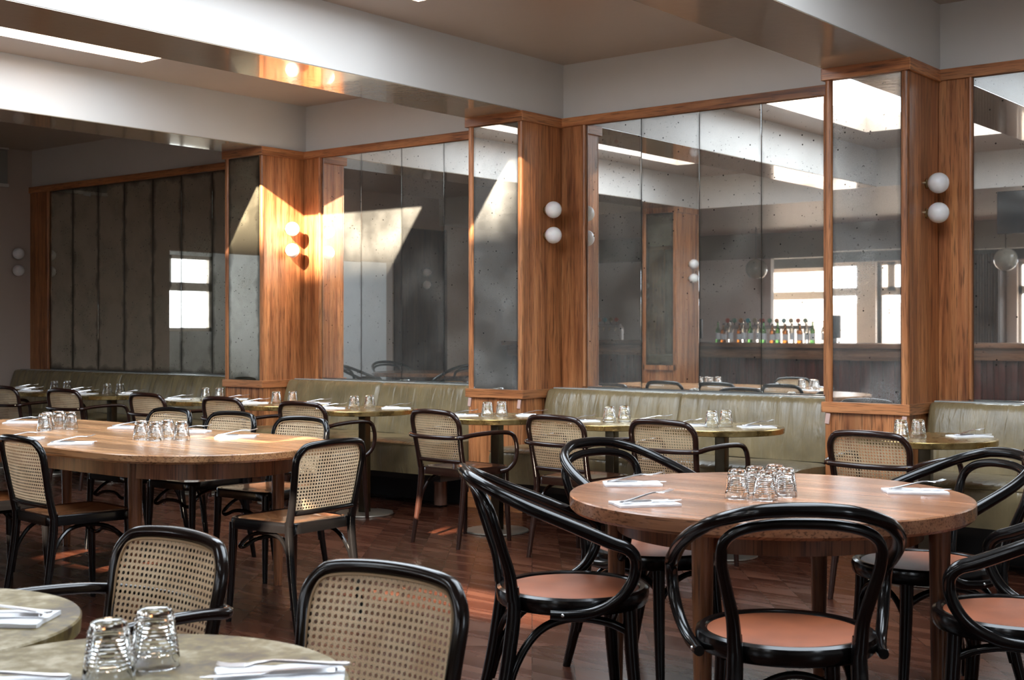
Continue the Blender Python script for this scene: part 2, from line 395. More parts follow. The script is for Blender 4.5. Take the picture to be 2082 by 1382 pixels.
def struct(name, mb, mat, smooth=False):
    o = mb.build(name, mat, None, smooth); o['kind'] = 'structure'; return o
def copy_tree(o, parent=None):
    c = o.copy(); C.objects.link(c); c.parent = parent
    for ch in list(o.children): copy_tree(ch, c)
    return c
class Kind:
    """first place() uses the prototype itself, later ones copy it with its parts"""
    def __init__(s, root): s.root = root; s.used = False
    def place(s, loc, rz, label, group=None, tilt=None):
        o = s.root if not s.used else copy_tree(s.root)
        s.used = True; o.location = loc; o.rotation_euler = (tilt or 0.0, 0, rz); o['label'] = label
        if group: o['group'] = group
        return o

# ------------------------------------------------------------------ room shell
struct('floor', MB().box(-17.6, XR + 0.2, YB - 0.2, YW + 0.2, -0.1, 0), 'floor')
def rects_minus(x0, x1, y0, y1, holes):
    """grid-split rectangle with rectangular holes"""
    xs = sorted({x0, x1, *[h[0] for h in holes], *[h[1] for h in holes]}); ys = sorted({y0, y1, *[h[2] for h in holes], *[h[3] for h in holes]})
    for i in range(len(xs) - 1):
        for j in range(len(ys) - 1):
            cx, cy = (xs[i] + xs[i + 1]) / 2, (ys[j] + ys[j + 1]) / 2
            if not any(h[0] < cx < h[1] and h[2] < cy < h[3] for h in holes): yield xs[i], xs[i + 1], ys[j], ys[j + 1]
mb = MB()
for a, b, c, d in rects_minus(XE - 0.1, XR + 0.2, YC, YW + 0.2, [(s0, s1, *SKY_Y) for s0, s1 in SKY]): mb.box(a, b, c, d, ZC, ZC + 0.16)
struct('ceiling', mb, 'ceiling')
# low ceiling over the bar, with three unseen holes added to drop sun patches
SUN_HOLES = [(-3.95, -3.2, -0.5, 0.35), (-2.5, -1.2, -1.75, -1.05), (-4.55, -3.75, -2.15, -1.55)]
mb = MB()
for a, b, c, d in rects_minus(XE - 0.1, XR + 0.2, YB - 0.2, YC, SUN_HOLES): mb.box(a, b, c, d, ZB, ZB + 0.12)
mb.box(XE - 0.1, XR + 0.2, YC - 0.16, YC, ZB + 0.12, ZC + 0.16)
struct('ceiling_low', mb, 'plaster')
# mirror wall
struct('wall_back', MB().box(XE - 0.2, XR + 0.2, YW, YW + 0.2, 0, ZC + 0.16), 'plaster')
# beams (plaster sides, glossy underside)
for i, (a, b) in enumerate(PIL):
    mb = MB().box(a, b, YC, YW, ZB + 0.004, ZC + 0.01); struct('wall_beam_%d' % (i + 1), mb, 'plaster')
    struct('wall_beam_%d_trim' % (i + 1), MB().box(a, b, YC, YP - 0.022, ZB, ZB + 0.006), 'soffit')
# end wall: solid beside the mirrors, oak pilaster, opening to the alcove
mb = MB()
mb.box(XE - 0.12, XE, 5.73, YW, 0, ZC); mb.box(XE - 0.12, XE, 1.92, 5.73, 2.24, ZC); mb.box(XE - 0.12, XE, YB - 0.2, 1.92, 0, ZC)
struct('wall_end', mb, 'end_wall')
struct('trim_20', MB().box(XE, XE + 0.03, 0.86, 1.90, 0, 2.75, 0.006), 'dark_wood')
mb = MB()
mb.box(-17.5, XE - 0.12, 0.75, 0.9, 0, 2.7); mb.box(-17.5, XE - 0.12, 7.4, 7.6, 0, 2.7); mb.box(-17.5, XE - 0.12, 0.75, 7.6, 2.65, 2.8)
# alcove window wall
WA = [(1.55, 2.75, 1.28, 2.52), (3.3, 4.5, 1.28, 2.52), (5.1, 6.6, 1.28, 2.52)]
for a, b, c, d in rects_minus(0.9, 7.4, 0.0, 2.7, WA): mb.box(-17.5, -17.3, a, b, c, d)
struct('wall_alcove', mb, 'white_wall')
for i, (y0, y1, z0, z1) in enumerate(WA):
    mb = MB()
    for a, b, c, d in ((y0, y1, z0, z0 + .06), (y0, y1, z1 - .06, z1), (y0, y0 + .06, z0, z1), (y1 - .06, y1, z0, z1), (y0, y1, 1.94, 2.08), (y1 - .42, y1 - .34, 2.0, z1)):
        mb.box(-17.42, -17.34, a, b, c, d)
    struct('window_%d' % (i + 1), mb, 'window_frame')
    portal(-17.32, (y0 + y1) / 2, (z0 + z1) / 2, z1 - z0, y1 - y0, (0, R(-90), 0))
# right wall with tall windows
WR = [(0.6, 1.5, 0.9, 2.4)]
mb = MB()
for a, b, c, d in rects_minus(YB - 0.2, YW + 0.2, 0.0, ZC + 0.1, WR): mb.box(XR, XR + 0.2, a, b, c, d)
struct('wall_right', mb, 'white_wall')
for i, (y0, y1, z0, z1) in enumerate(WR):
    mb = MB()
    for a, b, c, d in ((y0, y1, z0, z0 + .06), (y0, y1, z1 - .06, z1), (y0, y0 + .06, z0, z1), (y1 - .06, y1, z0, z1), ((y0 + y1) / 2 - .03, (y0 + y1) / 2 + .03, z0, z1), (y0, y1, 1.95, 2.03)):
        mb.box(XR + .06, XR + .12, a, b, c, d)
    struct('window_%d' % (i + 4), mb, 'window_frame')
    portal(XR + 0.04, (y0 + y1) / 2, (z0 + z1) / 2, z1 - z0, y1 - y0, (0, R(90), 0))
# bar back wall and its windows
WB = [(-12.3, -11.75, 1.0, 2.35), (-11.25, -8.45, 1.0, 2.35), (-8.15, -7.3, 1.0, 2.35), (-6.3, -5.0, 1.0, 2.33), (-3.4, -2.6, 1.0, 2.33), (-1.2, -0.4, 1.0, 2.33)]
mb = MB()
for a, b, c, d in rects_minus(XE - 0.1, XR + 0.2, 0.0, ZB + 0.1, WB): mb.box(a, b, YB - 0.2, YB, c, d)
struct('wall_front', mb, 'pink_wall')
for i, (x0, x1, z0, z1) in enumerate(WB):
    mb = MB()
    for a, b, c, d in ((x0, x1, z0, z0 + .05), (x0, x1, z1 - .05, z1), (x0, x0 + .05, z0, z1), (x1 - .05, x1, z0, z1), (x0, x1, 1.83, 1.96), (x0 + .16, x0 + .28, 1.9, z1), (x1 - .9, x1 - .8, z0, z1)):
        mb.box(a, b, YB - .14, YB - .08, c, d)
    struct('window_%d' % (i + 5), mb, 'window_frame')
for x0, x1, z0, z1 in ((-12.3, -7.5, 1.0, 2.35), (-6.4, -0.3, 0.95, 2.35)):
    portal((x0 + x1) / 2, YB - 0.02, (z0 + z1) / 2, x1 - x0, z1 - z0, (R(-90), 0, 0))
struct('trim_21', MB().box(XE, XR, -3.3, -3.1, 2.42, ZB), 'bulkhead')
struct('trim_22', MB().box(XE, XR, YB, YB + 0.06, 2.36, 2.52), 'dark_fascia')
struct('trim_23', MB().box(XE, XE + 3.3, -3.2, -3.1, 0.0, 2.42), 'white_wall')
for k, x in enumerate((-11.72, -6.95)):
    mb = MB()
    for q in range(12): mb.box(x + q * .042, x + q * .042 + .03, YB + 0.3, YB + 0.36 + .012, 0, 2.44)
    mb.box(x, x + .5, YB + .02, YB + .33, 0, 2.44)
    struct('trim_%d' % (24 + k), mb, 'dark_wood')
struct('outside_building', MB().box(-12.15, -11.05, -8.4, -8, -.2, 6).box(-9.7, -9.25, -8.4, -8, -.2, 6).box(-30, 12, -14, -13.5, -.2, 1.9), 'pink_wall')
struct('road', MB().box(-45, 20, -40, YB - 0.25, -0.25, -0.15), 'street')
# unseen slabs added to keep low sun off parts of the skylights
struct('sun_blocker', MB().box(-1.5, 8.5, -20.3, -20, 12.9, 15.06).box(4.14, 16, -20.3, -20, 12.9, 19), 'white_wall')

# ------------------------------------------------------------------ pillars, oak linings, mirrors
def halfround(mb, x, y, z0, z1, r=0.026, side=1):
    n = 10; v = []; 
    for z in (z0, z1):
        for k in range(n + 1):
            a = math.pi * k / n; v.append((x + r * math.cos(a), y - r * 0.9 * math.sin(a), z))
    m = n + 1
    f = [(k, k + 1, m + k + 1, m + k) for k in range(n)] + [tuple(range(m)), tuple(range(m, 2 * m)), (0, m, 2 * m - 1, m - 1)]
    mb.add(v, f)
ORD = ['first', 'middle', 'third', 'fourth']
for i, (a, b) in enumerate(PIL):
    # core with oak sides
    struct('wall_pillar_%d' % (i + 1), MB().box(a + 0.002, b - 0.002, YP + 0.012, YW, 0, ZB - 0.002), 'oak_z')
    # lower panel, bottom rail, plinth rail, head rail
    mb = MB(); mb.box(a + .03, b - .03, YP, YP + .03, 0.10, 0.80); struct('trim_%d1' % (i + 3), mb, 'oak_z')
    mb = MB()
    mb.box(a - .006, b + .012, YP - .022, YP + .01, .80, .862, .003); mb.box(a - .006, b + .012, YP - .026, YP + .01, 2.752, 2.822, .003)
    mb.box(a - .004, b + .006, YP - .012, YP + .01, 0, .11, .003)
    struct('trim_%d2' % (i + 3), mb, 'oak_x')
    mb = MB()
    mb.box(b - .004, b + .014, YP - .018, YW - .001, .80, .862, .003); mb.box(b - .004, b + .016, YP - .022, YW - .001, 2.752, 2.822, .003)
    mb.box(a - .014, a + .004, YP - .018, YW - .001, .80, .862, .003); mb.box(a - .016, a + .004, YP - .022, YW - .001, 2.752, 2.822, .003)
    struct('trim_%d3' % (i + 3), mb, 'oak_y')
    mb = MB()
    for x in (a + .024, b - .024):
        halfround(mb, x, YP + .012, .862, 2.752, .024); halfround(mb, x, YP + .012, .0, .80, .024)
    struct('trim_%d4' % (i + 3), mb, 'oak_z', True)
    o = MB().box(-(b - a) / 2 + .05, (b - a) / 2 - .05, -.004, .004, -.945, .945).build('mirror_panel', 'mirror_pillar' if i else 'mirror_dark', None, False)
    o.location = ((a + b) / 2, YP + .008, 1.807)
    tag(o, 'tall narrow foxed mirror on the front of the %s oak pillar' % ORD[i], 'mirror', 'mirrors on the pillar fronts')
    for x in (a + .024, b - .024):
        if i in (1, 2):
            o = MB().box(-.014, .014, -.0025, .0025, -.032, .032, .006 * .3).build('felt_tab', 'felt', None, True); o.location = (x, YP - .0125, .764); o.rotation_euler = (0, R(8), 0)
            tag(o, 'small pink tab on the %s post under the rail of the %s oak pillar' % ('dark-end' if x < (a + b) / 2 else 'other', ORD[i]), 'tab', 'pink tabs under the pillar rails')
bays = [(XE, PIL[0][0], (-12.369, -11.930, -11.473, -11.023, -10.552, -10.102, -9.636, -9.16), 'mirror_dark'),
        (PIL[0][1], PIL[1][0], (-8.153, -7.676, -7.213, -6.753, -6.31), 'mirror'),
        (PIL[1][1], PIL[2][0], (-5.377, -4.910, -4.446, -3.982, -3.54), 'mirror'),
        (PIL[2][1], PIL[3][0], (-2.610, -2.14, -1.68, -1.22, -0.76), 'mirror')]
BN = ['dark end bay', 'bay between first and middle pillars', 'bay between middle and third pillars', 'last bay past third pillar']
for i, (a, b, seams, mt) in enumerate(bays):
    mb = MB(); mb.box(a, seams[0], YW - .02, YW, 0, 2.76); mb.box(seams[-1], b, YW - .02, YW, 0, 2.76)
    struct('trim_%d6' % (i + 3), mb, 'oak_z')
    mb = MB(); mb.box(a, b, YW - .04, YW, 2.757, 2.822, .003)
    struct('trim_%d7' % (i + 3), mb, 'oak_x')
    mb = MB()
    for x in (seams[0] - .012, seams[-1] + .012): mb.tube([(x, YW - .026, .88), (x, YW - .026, 2.757)], .013, 8, 1)
    struct('trim_%d8' % (i + 3), mb, 'oak_z', True)
    struct('trim_%d9' % (i + 3), MB().box(a + .02, b - .02, YW - .15, YW - .001, .82, .872, .004), 'ledge')
    struct('trim_%d5' % (i + 3), MB().box(seams[0], seams[-1], YW - .006, YW, .875, 2.757), 'mirror_edge')
    for k in range(len(seams) - 1):
        x0, x1 = seams[k] + .0022, seams[k + 1] - .0022
        o = MB().box(-(x1 - x0) / 2, (x1 - x0) / 2, -.003, .003, -.94, .94, .0012).build('mirror_panel', mt, None, False)
        o.location = ((x0 + x1) / 2, YW - .010, 1.816); o.rotation_euler = (random.uniform(-.0012, .0012), 0, random.uniform(-.0016, .0016))
        nth = ['first', 'second', 'third', 'fourth', 'fifth', 'sixth', 'seventh'][k]
        tag(o, '%s foxed mirror from the dark end, %s' % (nth, BN[i]), 'mirror', 'foxed mirror panels in the ' + BN[i])
o = MB().box(-.065, .065, -.0005, .0005, -.018, .018).build('tape_piece', 'ledge', None, False); o.location = (-11.67, YW - .0145, 2.68); o.rotation_euler = (0, R(8), 0)
tag(o, 'short strip of grey tape at the top of a dark end mirror', 'tape')
# opposite row of pillars (seen in the mirrors)
for i, (a, b) in enumerate(PIL[:2]):
    y0, y1 = 0.88, 1.45
    if i == 1: continue
    struct('wall_pillar_%d' % (i + 6), MB().box(a, b, y0, y1 - .01, 0, ZB), 'oak_z')
    mb = MB()
    for x in (a + .024, b - .024): mb.box(x - .024, x + .024, y1 - .01, y1 + .02, 0, 2.76, .01)
    mb.box(a, b, y1 - .01, y1 + .02, .8, .862); mb.box(a, b, y1 - .01, y1 + .022, 2.752, 2.82); mb.box(b, b + .02, y0, y1 + .02, 2.752, 2.82)
    struct('trim_%d' % (70 + i), mb, 'oak_z')
    o = MB().box(-(b - a) / 2 + .05, (b - a) / 2 - .05, -.004, .004, -.945, .945).build('mirror_panel', 'mirror_dark', None, False)
    o.location = ((a + b) / 2, y1, 1.807)
    tag(o, 'tall mirror on the pillar across the room, seen only as a reflection', 'mirror')

# ------------------------------------------------------------------ globe wall lights
root = empty('globe_wall_light', 'x', 'wall light')
MB().lathe([(0.0, -.001), (0.03, 0.0), (0.03, .008), (.016, .014), (.016, .022), (0, .022)], n=24).build('wall_cup', 'bolt', root)
prof = [(0.0, .012)] + [(.060 * math.sin(math.pi * k / 20), .072 - .060 * math.cos(math.pi * k / 20)) for k in range(1, 20)] + [(0.0, .132)]
MB().lathe(prof, n=36).build('glass_globe', 'globe', root)
GL = Kind(root)
def globe(x, y, z, face, label, grp):
    o = GL.place((x, y, z), 0, label, grp)
    o.rotation_euler = Vector(face).to_track_quat('Z', 'Y').to_euler()
for i in range(3):
    b = PIL[i][1]
    for z, p in ((2.143 - .01 * (i == 2), 'upper'), (1.961, 'lower')):
        globe(b - .001, YP + .262, z, (1, 0, 0), '%s white globe light on the side of the %s oak pillar' % (p, ORD[i]), 'white globe wall lights')
for z, p in ((2.10, 'upper'), (1.92, 'lower')):
    globe(XE, 7.335, z, (1, 0, 0), '%s white globe light on the shadowed end wall' % p, 'white globe wall lights')
for z, p in ((2.12, 'upper'), (1.94, 'lower')):
    globe(PIL[0][1], 1.17, z, (1, 0, 0), '%s globe light on the pillar across the room, seen only in the mirrors' % p, 'globe lights seen in the mirrors')
    globe(XE + .03, 1.35, z, (1, 0, 0), '%s globe light on the dark pilaster, seen only in the mirrors' % p, 'globe lights seen in the mirrors')
# grille / framed unit high on the end wall
r_ = empty('wall_vent', 'dark wall vent with pale top and bottom rails high on the end wall', 'vent', (XE, 0, 0))
MB().box(0, .03, 6.6, 7.235, 2.84, 3.19, .004).build('vent_panel', 'bulkhead', r_)
MB().box(0, .05, 6.6, 7.24, 3.195, 3.215, .003).build('rail', 'plaster', r_); MB().box(0, .05, 6.6, 7.24, 2.80, 2.835, .003).build('rail', 'plaster', r_)

# ------------------------------------------------------------------ banquettes
def bench(x0, x1, seams, amp, label, feet):
    root = empty('banquette_bench', label, 'bench', ((x0 + x1) / 2, 7.0, 0)); ox, oy = (x0 + x1) / 2, 7.0
    edges = [x0] + seams + [x1]
    for a, b in zip(edges[:-1], edges[1:]):
        # backrest cushion: profile swept along x, pleated
        nx = max(24, int((b - a) / .012)); mb = MB(); rings = []
        prof = [(7.205, .485), (7.215, .56), (7.235, .66), (7.262, .76), (7.283, .825), (7.300, .856), (7.325, .868), (7.352, .866), (7.375, .850), (7.380, .80), (7.380, .485)]
        for i in range(nx + 1):
            t = i / nx; x = a + (b - a) * t
            e = min(t, 1 - t) * (b - a); tuck = 0.022 * math.exp(-e / .018)
            ring = []
            for (y, z) in prof:
                hh = (z - .485) / .38
                fold = noise.noise(Vector((x * 17, z * 1.6, a))) * .6 + noise.noise(Vector((x * 41, z * 3.0, 3 + a))) * .45
                ring.append((x - ox + (0.006 * noise.noise(Vector((x * 5, z * 5, 1))) if 0 < i < nx else 0), y - oy + (tuck + amp * fold * (0.35 + 0.65 * hh) if y < 7.34 else 0), z - tuck * .35 * (z > .8)))
            rings.append(ring)
        mb.loft(rings).build('backrest_cushion', 'leather', root, True, 60)
        mb = MB(); rings = []
        prof = [(7.22, .36), (7.22, .475), (7.14, .490), (6.95, .496), (6.76, .494), (6.69, .486), (6.655, .468), (6.645, .44), (6.650, .33), (6.67, .26), (6.75, .25), (7.2, .25)]
        nx = max(10, int((b - a) / .05))
        for i in range(nx + 1):
            t = i / nx; x = a + (b - a) * t; e = min(t, 1 - t) * (b - a); tuck = .016 * math.exp(-e / .02)
            rings.append([(x - ox, y - oy + (tuck if y < 6.8 else 0), z + (.006 * noise.noise(Vector((x * 3, y * 3, 0))) - tuck * (z > .4))) for y, z in prof])
        mb.loft(rings).build('seat_cushion', 'leather', root, True, 50)
        mb = MB().tube([(a - ox + .01, 6.652 - oy, .468), (b - ox - .01, 6.652 - oy, .468)], .004, 6, 1); mb.build('piping', 'leather', root)
    MB().box(x0 - ox + .02, x1 - ox - .02, 6.80 - oy, 7.36 - oy, .20, .26).box(x0 - ox + .02, x1 - ox - .02, 7.16 - oy, 7.34 - oy, 0, .2).build('base', 'dark', root)  # lower dark box added to stand in for black shade under the bench
    for fx in feet:
        f = MB().lathe([(.045, .012), (.048, .02), (.048, .19), (.052, .2), (.052, .252)], (fx - ox, 6.955 - oy, 0), 24).build('foot', 'foot', root)
        MB().lathe([(.018, 0), (.018, .014)], (fx - ox, 6.955 - oy, 0), 12).build('glide', 'dark', f)
bench(XE + .03, PIL[0][0] - .02, [-10.75], .020, 'dark olive leather banquette with pleated back in the shadowed end bay', (-12.5, -11.2, -9.9, -9.0))
bench(PIL[0][1] + .02, PIL[1][0] - .02, [-7.24], .006, 'olive leather banquette between the first and middle oak pillars', (-8.2, -7.24, -6.28))
bench(PIL[1][1] + .02, PIL[2][0] - .02, [-4.46], .010, 'olive leather banquette between the middle and third oak pillars', (-5.42, -4.46, -3.5))
bench(PIL[2][1] + .02, PIL[3][0] - .02, [-1.68], .014, 'olive leather banquette past the third oak pillar', (-2.64, -1.68, -0.7))
bench(-16.6, -13.2, [], .006, 'olive banquette in the end alcove, seen only in the mirrors', (-16, -14))

# ------------------------------------------------------------------ tables
def ellipse(r, n=72, rx=None): return [(r * math.cos(2 * math.pi * k / n), (rx or r) * math.sin(2 * math.pi * k / n)) for k in range(n)]
ZT = .735
def pedestal(top):
    root = empty('pedestal_table', 'x', 'table')
    MB().lathe([(.0, ZT - .034), (.343, ZT - .034), (.35, ZT - .031), (.352, ZT - .004), (.349, ZT - .0005), (.345, ZT), (0, ZT)], n=80).build('table_top', top, root)
    mb = MB().lathe([(.0, ZT - .046), (.17, ZT - .046), (.21, ZT - .035), (0, ZT - .035)], n=4); mb.build('mounting_plate', 'dark', root, False)
    MB().box(-.031, .031, -.031, .031, .014, ZT - .04, .006).build('post', 'post', root)
    MB().lathe([(0, 0), (.20, 0), (.203, .004), (.200, .012), (0, .016)], n=48).build('base', 'base_metal', root)
    return Kind(root)
PT = pedestal('brass'); PF = pedestal('patina')
TB = {'T0': (-11.34, 6.42, 'brass pedestal table farthest down the dark bay'),
      'T1': (-10.47, 6.42, 'second brass pedestal table from the end wall'),
      'T2': (-9.59, 6.42, 'third brass pedestal table from the end wall'),
      'T3': (-8.255, 6.40, 'brass pedestal table just before the first oak pillar'),
      'T4': (-7.345, 6.40, 'brass pedestal table just past the first oak pillar'),
      'T5': (-6.44, 6.34, 'brass pedestal table facing the second bench seam'),
      'T6': (-5.22, 6.32, 'brass pedestal table by the middle oak pillar'),
      'T7': (-4.375, 6.38, 'brass pedestal table amid the third bench'),
      'T8': (-3.66, 6.44, 'brass pedestal table ending the third bench'),
      'T9': (-2.48, 6.45, 'brass pedestal table past the third oak pillar')}
for k, (x, y, l) in TB.items(): PT.place((x, y, 0), 0.1, l, 'brass pedestal tables along the bench')
PF.place((-2.405, 1.12, 0), .6, 'round patinated brass table cut off by the picture edge, no glasses on it', 'patinated tables up close')
PF.place((-1.70, 1.15, 0), 2.0, 'round patinated brass table carrying two glasses along the bottom edge', 'patinated tables up close')

def leg(mb, x, y, z0, z1, r0, r1): mb.tube([(x, y, z0), (x, y, (z0 + z1) / 2), (x, y, z1)], [r0, (r0 + r1) / 2 * 1.05, r1], 20, 3)
def wood_table(name, label, outline_fn, apron_fn, legs, top, legm, thick, loc, rz=0, apron_h=.085):
    root = empty(name, label, 'table', loc, rz)
    o0 = outline_fn(0); bz = .004
    MB().loft([[(x, y, ZT - thick) for x, y in outline_fn(-.010)], [(x, y, ZT - thick + .010) for x, y in o0], [(x, y, ZT - bz) for x, y in o0], [(x, y, ZT) for x, y in outline_fn(-bz)]]).build('table_top', top, root, True, 30)
    ap = apron_fn()
    inner = [(x * .94, y * .94) for x, y in ap]
    n = len(ap); z0, z1 = ZT - thick - apron_h, ZT - thick
    v = [(x, y, z) for z in (z0, z1) for x, y in ap] + [(x, y, z) for z in (z0, z1) for x, y in inner]
    f = []
    for k in range(n):
        j = (k + 1) % n
        f += [(k, j, n + j, n + k), (2 * n + k, 3 * n + k, 3 * n + j, 2 * n + j), (k, 2 * n + k, 2 * n + j, j)]
    MB().add(v, f).build('apron', legm, root, True, 30)
    for x, y in legs:
        mb = MB(); leg(mb, x, y, 0, ZT - thick, .021, .034); mb.build('leg', legm, root)
    return root
def stadium(hx, r, off, n=24):
    r2 = r + off; o = []
    for k in range(n + 1): a = -math.pi / 2 + math.pi * k / n; o.append((hx - r + r2 * math.cos(a), r2 * math.sin(a)))
    for k in range(n + 1): a = math.pi / 2 + math.pi * k / n; o.append((-hx + r + r2 * math.cos(a), r2 * math.sin(a)))
    return o
wood_table('oval_dining_table', 'long oval oak dining table with rounded ends', lambda o: stadium(1.52, .585, o), lambda: stadium(1.36, .44, 0),
           [(.95, -.42), (.98, .40), (-.95, -.42), (-.95, .42)], 'table_oak', 'table_oak_z', .040, (-5.96, 3.895, 0))
wood_table('round_dining_table', 'large round reddish oak table ringed by black bentwood chairs', lambda o: ellipse(.66 + o, 96), lambda: ellipse(.50, 64),
           [(.56 * math.cos(R(a)), .56 * math.sin(R(a))) for a in (-82, 8, 98, 188)], 'round_oak', 'table_oak_z', .052, (-2.03, 3.875, 0), 0, .07)
wood_table('round_dining_table', 'round oak table in the end alcove, seen only in the mirrors', lambda o: ellipse(.66 + o, 64), lambda: ellipse(.50, 48),
           [(.5 * math.cos(R(a)), .5 * math.sin(R(a))) for a in (-82, 8, 98, 188)], 'round_oak', 'table_oak_z', .052, (-11.5, 2.6, 0), 0, .07)

# ------------------------------------------------------------------ cane chairs
def yb(x, z):
    """plane of the reclined, slightly curved cane back (front is +y)"""
    return -.192 - max(0, z - .46) * .20 - .028 * (1 - (x / .20) ** 2) * min(1, max(0, (z - .46) / .1))
def rr_inside(x, z, hw, z0, z1, rad):
    if abs(x) > hw or z > z1 or z < z0: return False
    if z > z1 - rad and abs(x) > hw - rad:
        return (abs(x) - hw + rad) ** 2 + (z - z1 + rad) ** 2 < rad ** 2
    return True
def seat_outline(s, n=14):
    # rounded trapezoid: wider at the front
    pts = []
    cs = [(.205, .205, .075, 0), (-.205, .205, .075, 90), (-.178, -.205, .05, 180), (.178, -.205, .05, 270)]
    for cx, cy, r, a0 in cs:
        sx, sy = math.copysign(1, cx), math.copysign(1, cy)
        for k in range(n + 1):
            a = R(a0 + 90 * k / n); pts.append((s * (cx - sx * r + r * math.cos(a)), s * (cy - sy * r + r * math.sin(a))))
    return pts
def cane_chair(arms, frame, seatm, name):
    root = empty(name, 'x', 'chair')
    # seat frame ring and dished plywood seat
    so, si = seat_outline(1.0), seat_outline(.90)
    n = len(so); zs = .46
    rings = [(so, zs - .045), (so, zs - .008), (seat_outline(.985), zs - .001), (seat_outline(.955), zs + .001), (si, zs - .003), (seat_outline(.895), zs - .02), (seat_outline(.895), zs - .045)]
    v = [(x, y, z) for o, z in rings for x, y in o]; f = []
    for i in range(len(rings)):
        j = (i + 1) % len(rings)
        for k in range(n): f.append((i * n + k, i * n + (k + 1) % n, j * n + (k + 1) % n, j * n + k))
    MB().add(v, f).build('seat_frame', frame, root)
    rings = [(.899, zs - .012), (.885, zs - .002), (.72, zs - .006), (.5, zs - .011), (.25, zs - .014), (.02, zs - .015)]
    v = [(x, y, z) for s_, z in rings for x, y in seat_outline(s_)]; f = []
    for i in range(len(rings) - 1):
        for k in range(n): f.append((i * n + k, i * n + (k + 1) % n, (i + 1) * n + (k + 1) % n, (i + 1) * n + k))
    f.append(tuple((len(rings) - 1) * n + k for k in range(n)))
    MB().add(v, f).build('seat', seatm, root)
    for s in (-1, 1):
        MB().tube([(s * .178, .172, .44), (s * .182, .178, .25), (s * .192, .190, 0)], [.020, .018, .0125], 12, 5).build('leg', frame, root)
        MB().tube([(s * .197, -.250, 0), (s * .190, -.212, .22), (s * .186, -.192, .38), (s * .188, -.190, .47)], [.0125, .017, .019, .018], 12, 5).build('leg', frame, root)
    # bent back hoop
    hw, z1 = .200, .800
    pts, rad = [], []
    def P(x, z, r=.0155): pts.append((x, yb(x, z), z)); rad.append(r)
    P(-.188, .455, .018); P(-.189, .55, .016); P(-.196, .66); P(-hw, .715)
    for a in (20, 45, 70): P(-hw + .075 - .075 * math.cos(R(a)), .722 + .075 * math.sin(R(a)))
    P(-.08, z1); P(0, z1 + .002); P(.08, z1)
    for a in (70, 45, 20): P(hw - .075 + .075 * math.cos(R(a)), .722 + .075 * math.sin(R(a)))
    P(hw, .715); P(.196, .66); P(.189, .55, .016); P(.188, .455, .018)
    MB().tube(pts, rad, 12, 4).build('back_frame', frame, root)
    MB().tube([(x, yb(x, .505) , .505) for x in (-.188, -.12, -.05, .05, .12, .188)], .0125, 10, 4).build('lower_rail', frame, root)
    # cane panel, woven octagonal holes as geometry
    p = .0145; nx, z0p, z1p = 26, .517, .788; nz = int((z1p - z0p) / p) + 1
    V = {}; vl = []; fl = []
    def vid(x, z):
        k = (round(x * 1e5), round(z * 1e5))
        if k not in V:
            V[k] = len(vl); vl.append((x, yb(x, z) + .006, z))
        return V[k]
    h = p / 2; q = p * .30; t = q * .4142
    for i in range(nx):
        for j in range(nz):
            cx, cz = (i - nx / 2 + .5) * p, z0p + (j + .5) * p
            wz = .190 + (cz - .52) * .035
            if not rr_inside(cx, cz, wz, z0p - .01, z1p + .004, .068): continue
            hole = rr_inside(cx - math.copysign(0, cx), cz, wz - .010, z0p + .004, z1p - .008, .064)
            out = [(cx + a * h, cz + b * h) for a, b in ((1, 0), (1, 1), (0, 1), (-1, 1), (-1, 0), (-1, -1), (0, -1), (1, -1))]
            if not hole:
                fl.append([vid(*o) for o in out]); continue
            octo = [(cx + a * q, cz + b * q) for a, b in ((1, 0), (.7071, .7071), (0, 1), (-.7071, .7071), (-1, 0), (-.7071, -.7071), (0, -1), (.7071, -.7071))]
            for k in range(8):
                fl.append([vid(*out[k]), vid(*out[(k + 1) % 8]), vid(*octo[(k + 1) % 8]), vid(*octo[k])])
    MB().add(vl, fl).build('cane_panel', 'cane', root, True, 60)
    # border cord inside the frame
    bp = []
    wz = lambda z: .178 + (z - .52) * .035
    for z in (.52, .6, .70): bp.append((-wz(z), z))
    for a in (30, 60): bp.append((-.122 - .062 * math.cos(R(a)), .722 + .062 * math.sin(R(a))))
    bp += [(-.09, .785), (0, .787), (.09, .785)]
    for a in (60, 30): bp.append((.122 + .062 * math.cos(R(a)), .722 + .062 * math.sin(R(a))))
    for z in (.70, .6, .52): bp.append((wz(z), z))
    MB().tube([(x, yb(x, z) + .0085, z) for x, z in bp], .0032, 6, 4).build('cane_border', 'spline', root)
    # bentwood braces under the seat
    for s in (-1, 1):
        MB().tube([(s * .186, -.208, .17), (s * .178, -.185, .30), (s * .165, -.12, .385), (s * .15, -.02, .405), (s * .145, .09, .385), (s * .155, .155, .335), (s * .12, .172, .322), (s * .06, .168, .345), (0, .165, .350)],
                  [.008] + [.0095] * 8, 8, 4).build('brace', frame, root)
    if arms:
        A = [(-.205, .10, .432), (-.236, .135, .445), (-.258, .165, .485), (-.266, .178, .54), (-.268, .172, .60), (-.264, .15, .648), (-.258, .10, .668), (-.246, -.02, .672), (-.232, -.16, .665), (-.222, -.235, .655), (-.195, -.262, .652), (-.12, -.284, .650)]
        A2 = A + [(0, -.294, .649)] + [(-x, y, z) for x, y, z in reversed(A)]
        MB().tube(A2, .0135, 12, 4).build('armrest', frame, root)
        mb = MB()
        for s in (-1, 1): mb.lathe([(0, 0), (.006, .001), (.004, .004), (0, .005)], (s * .19, -.285, .652), 10)
        bo = mb
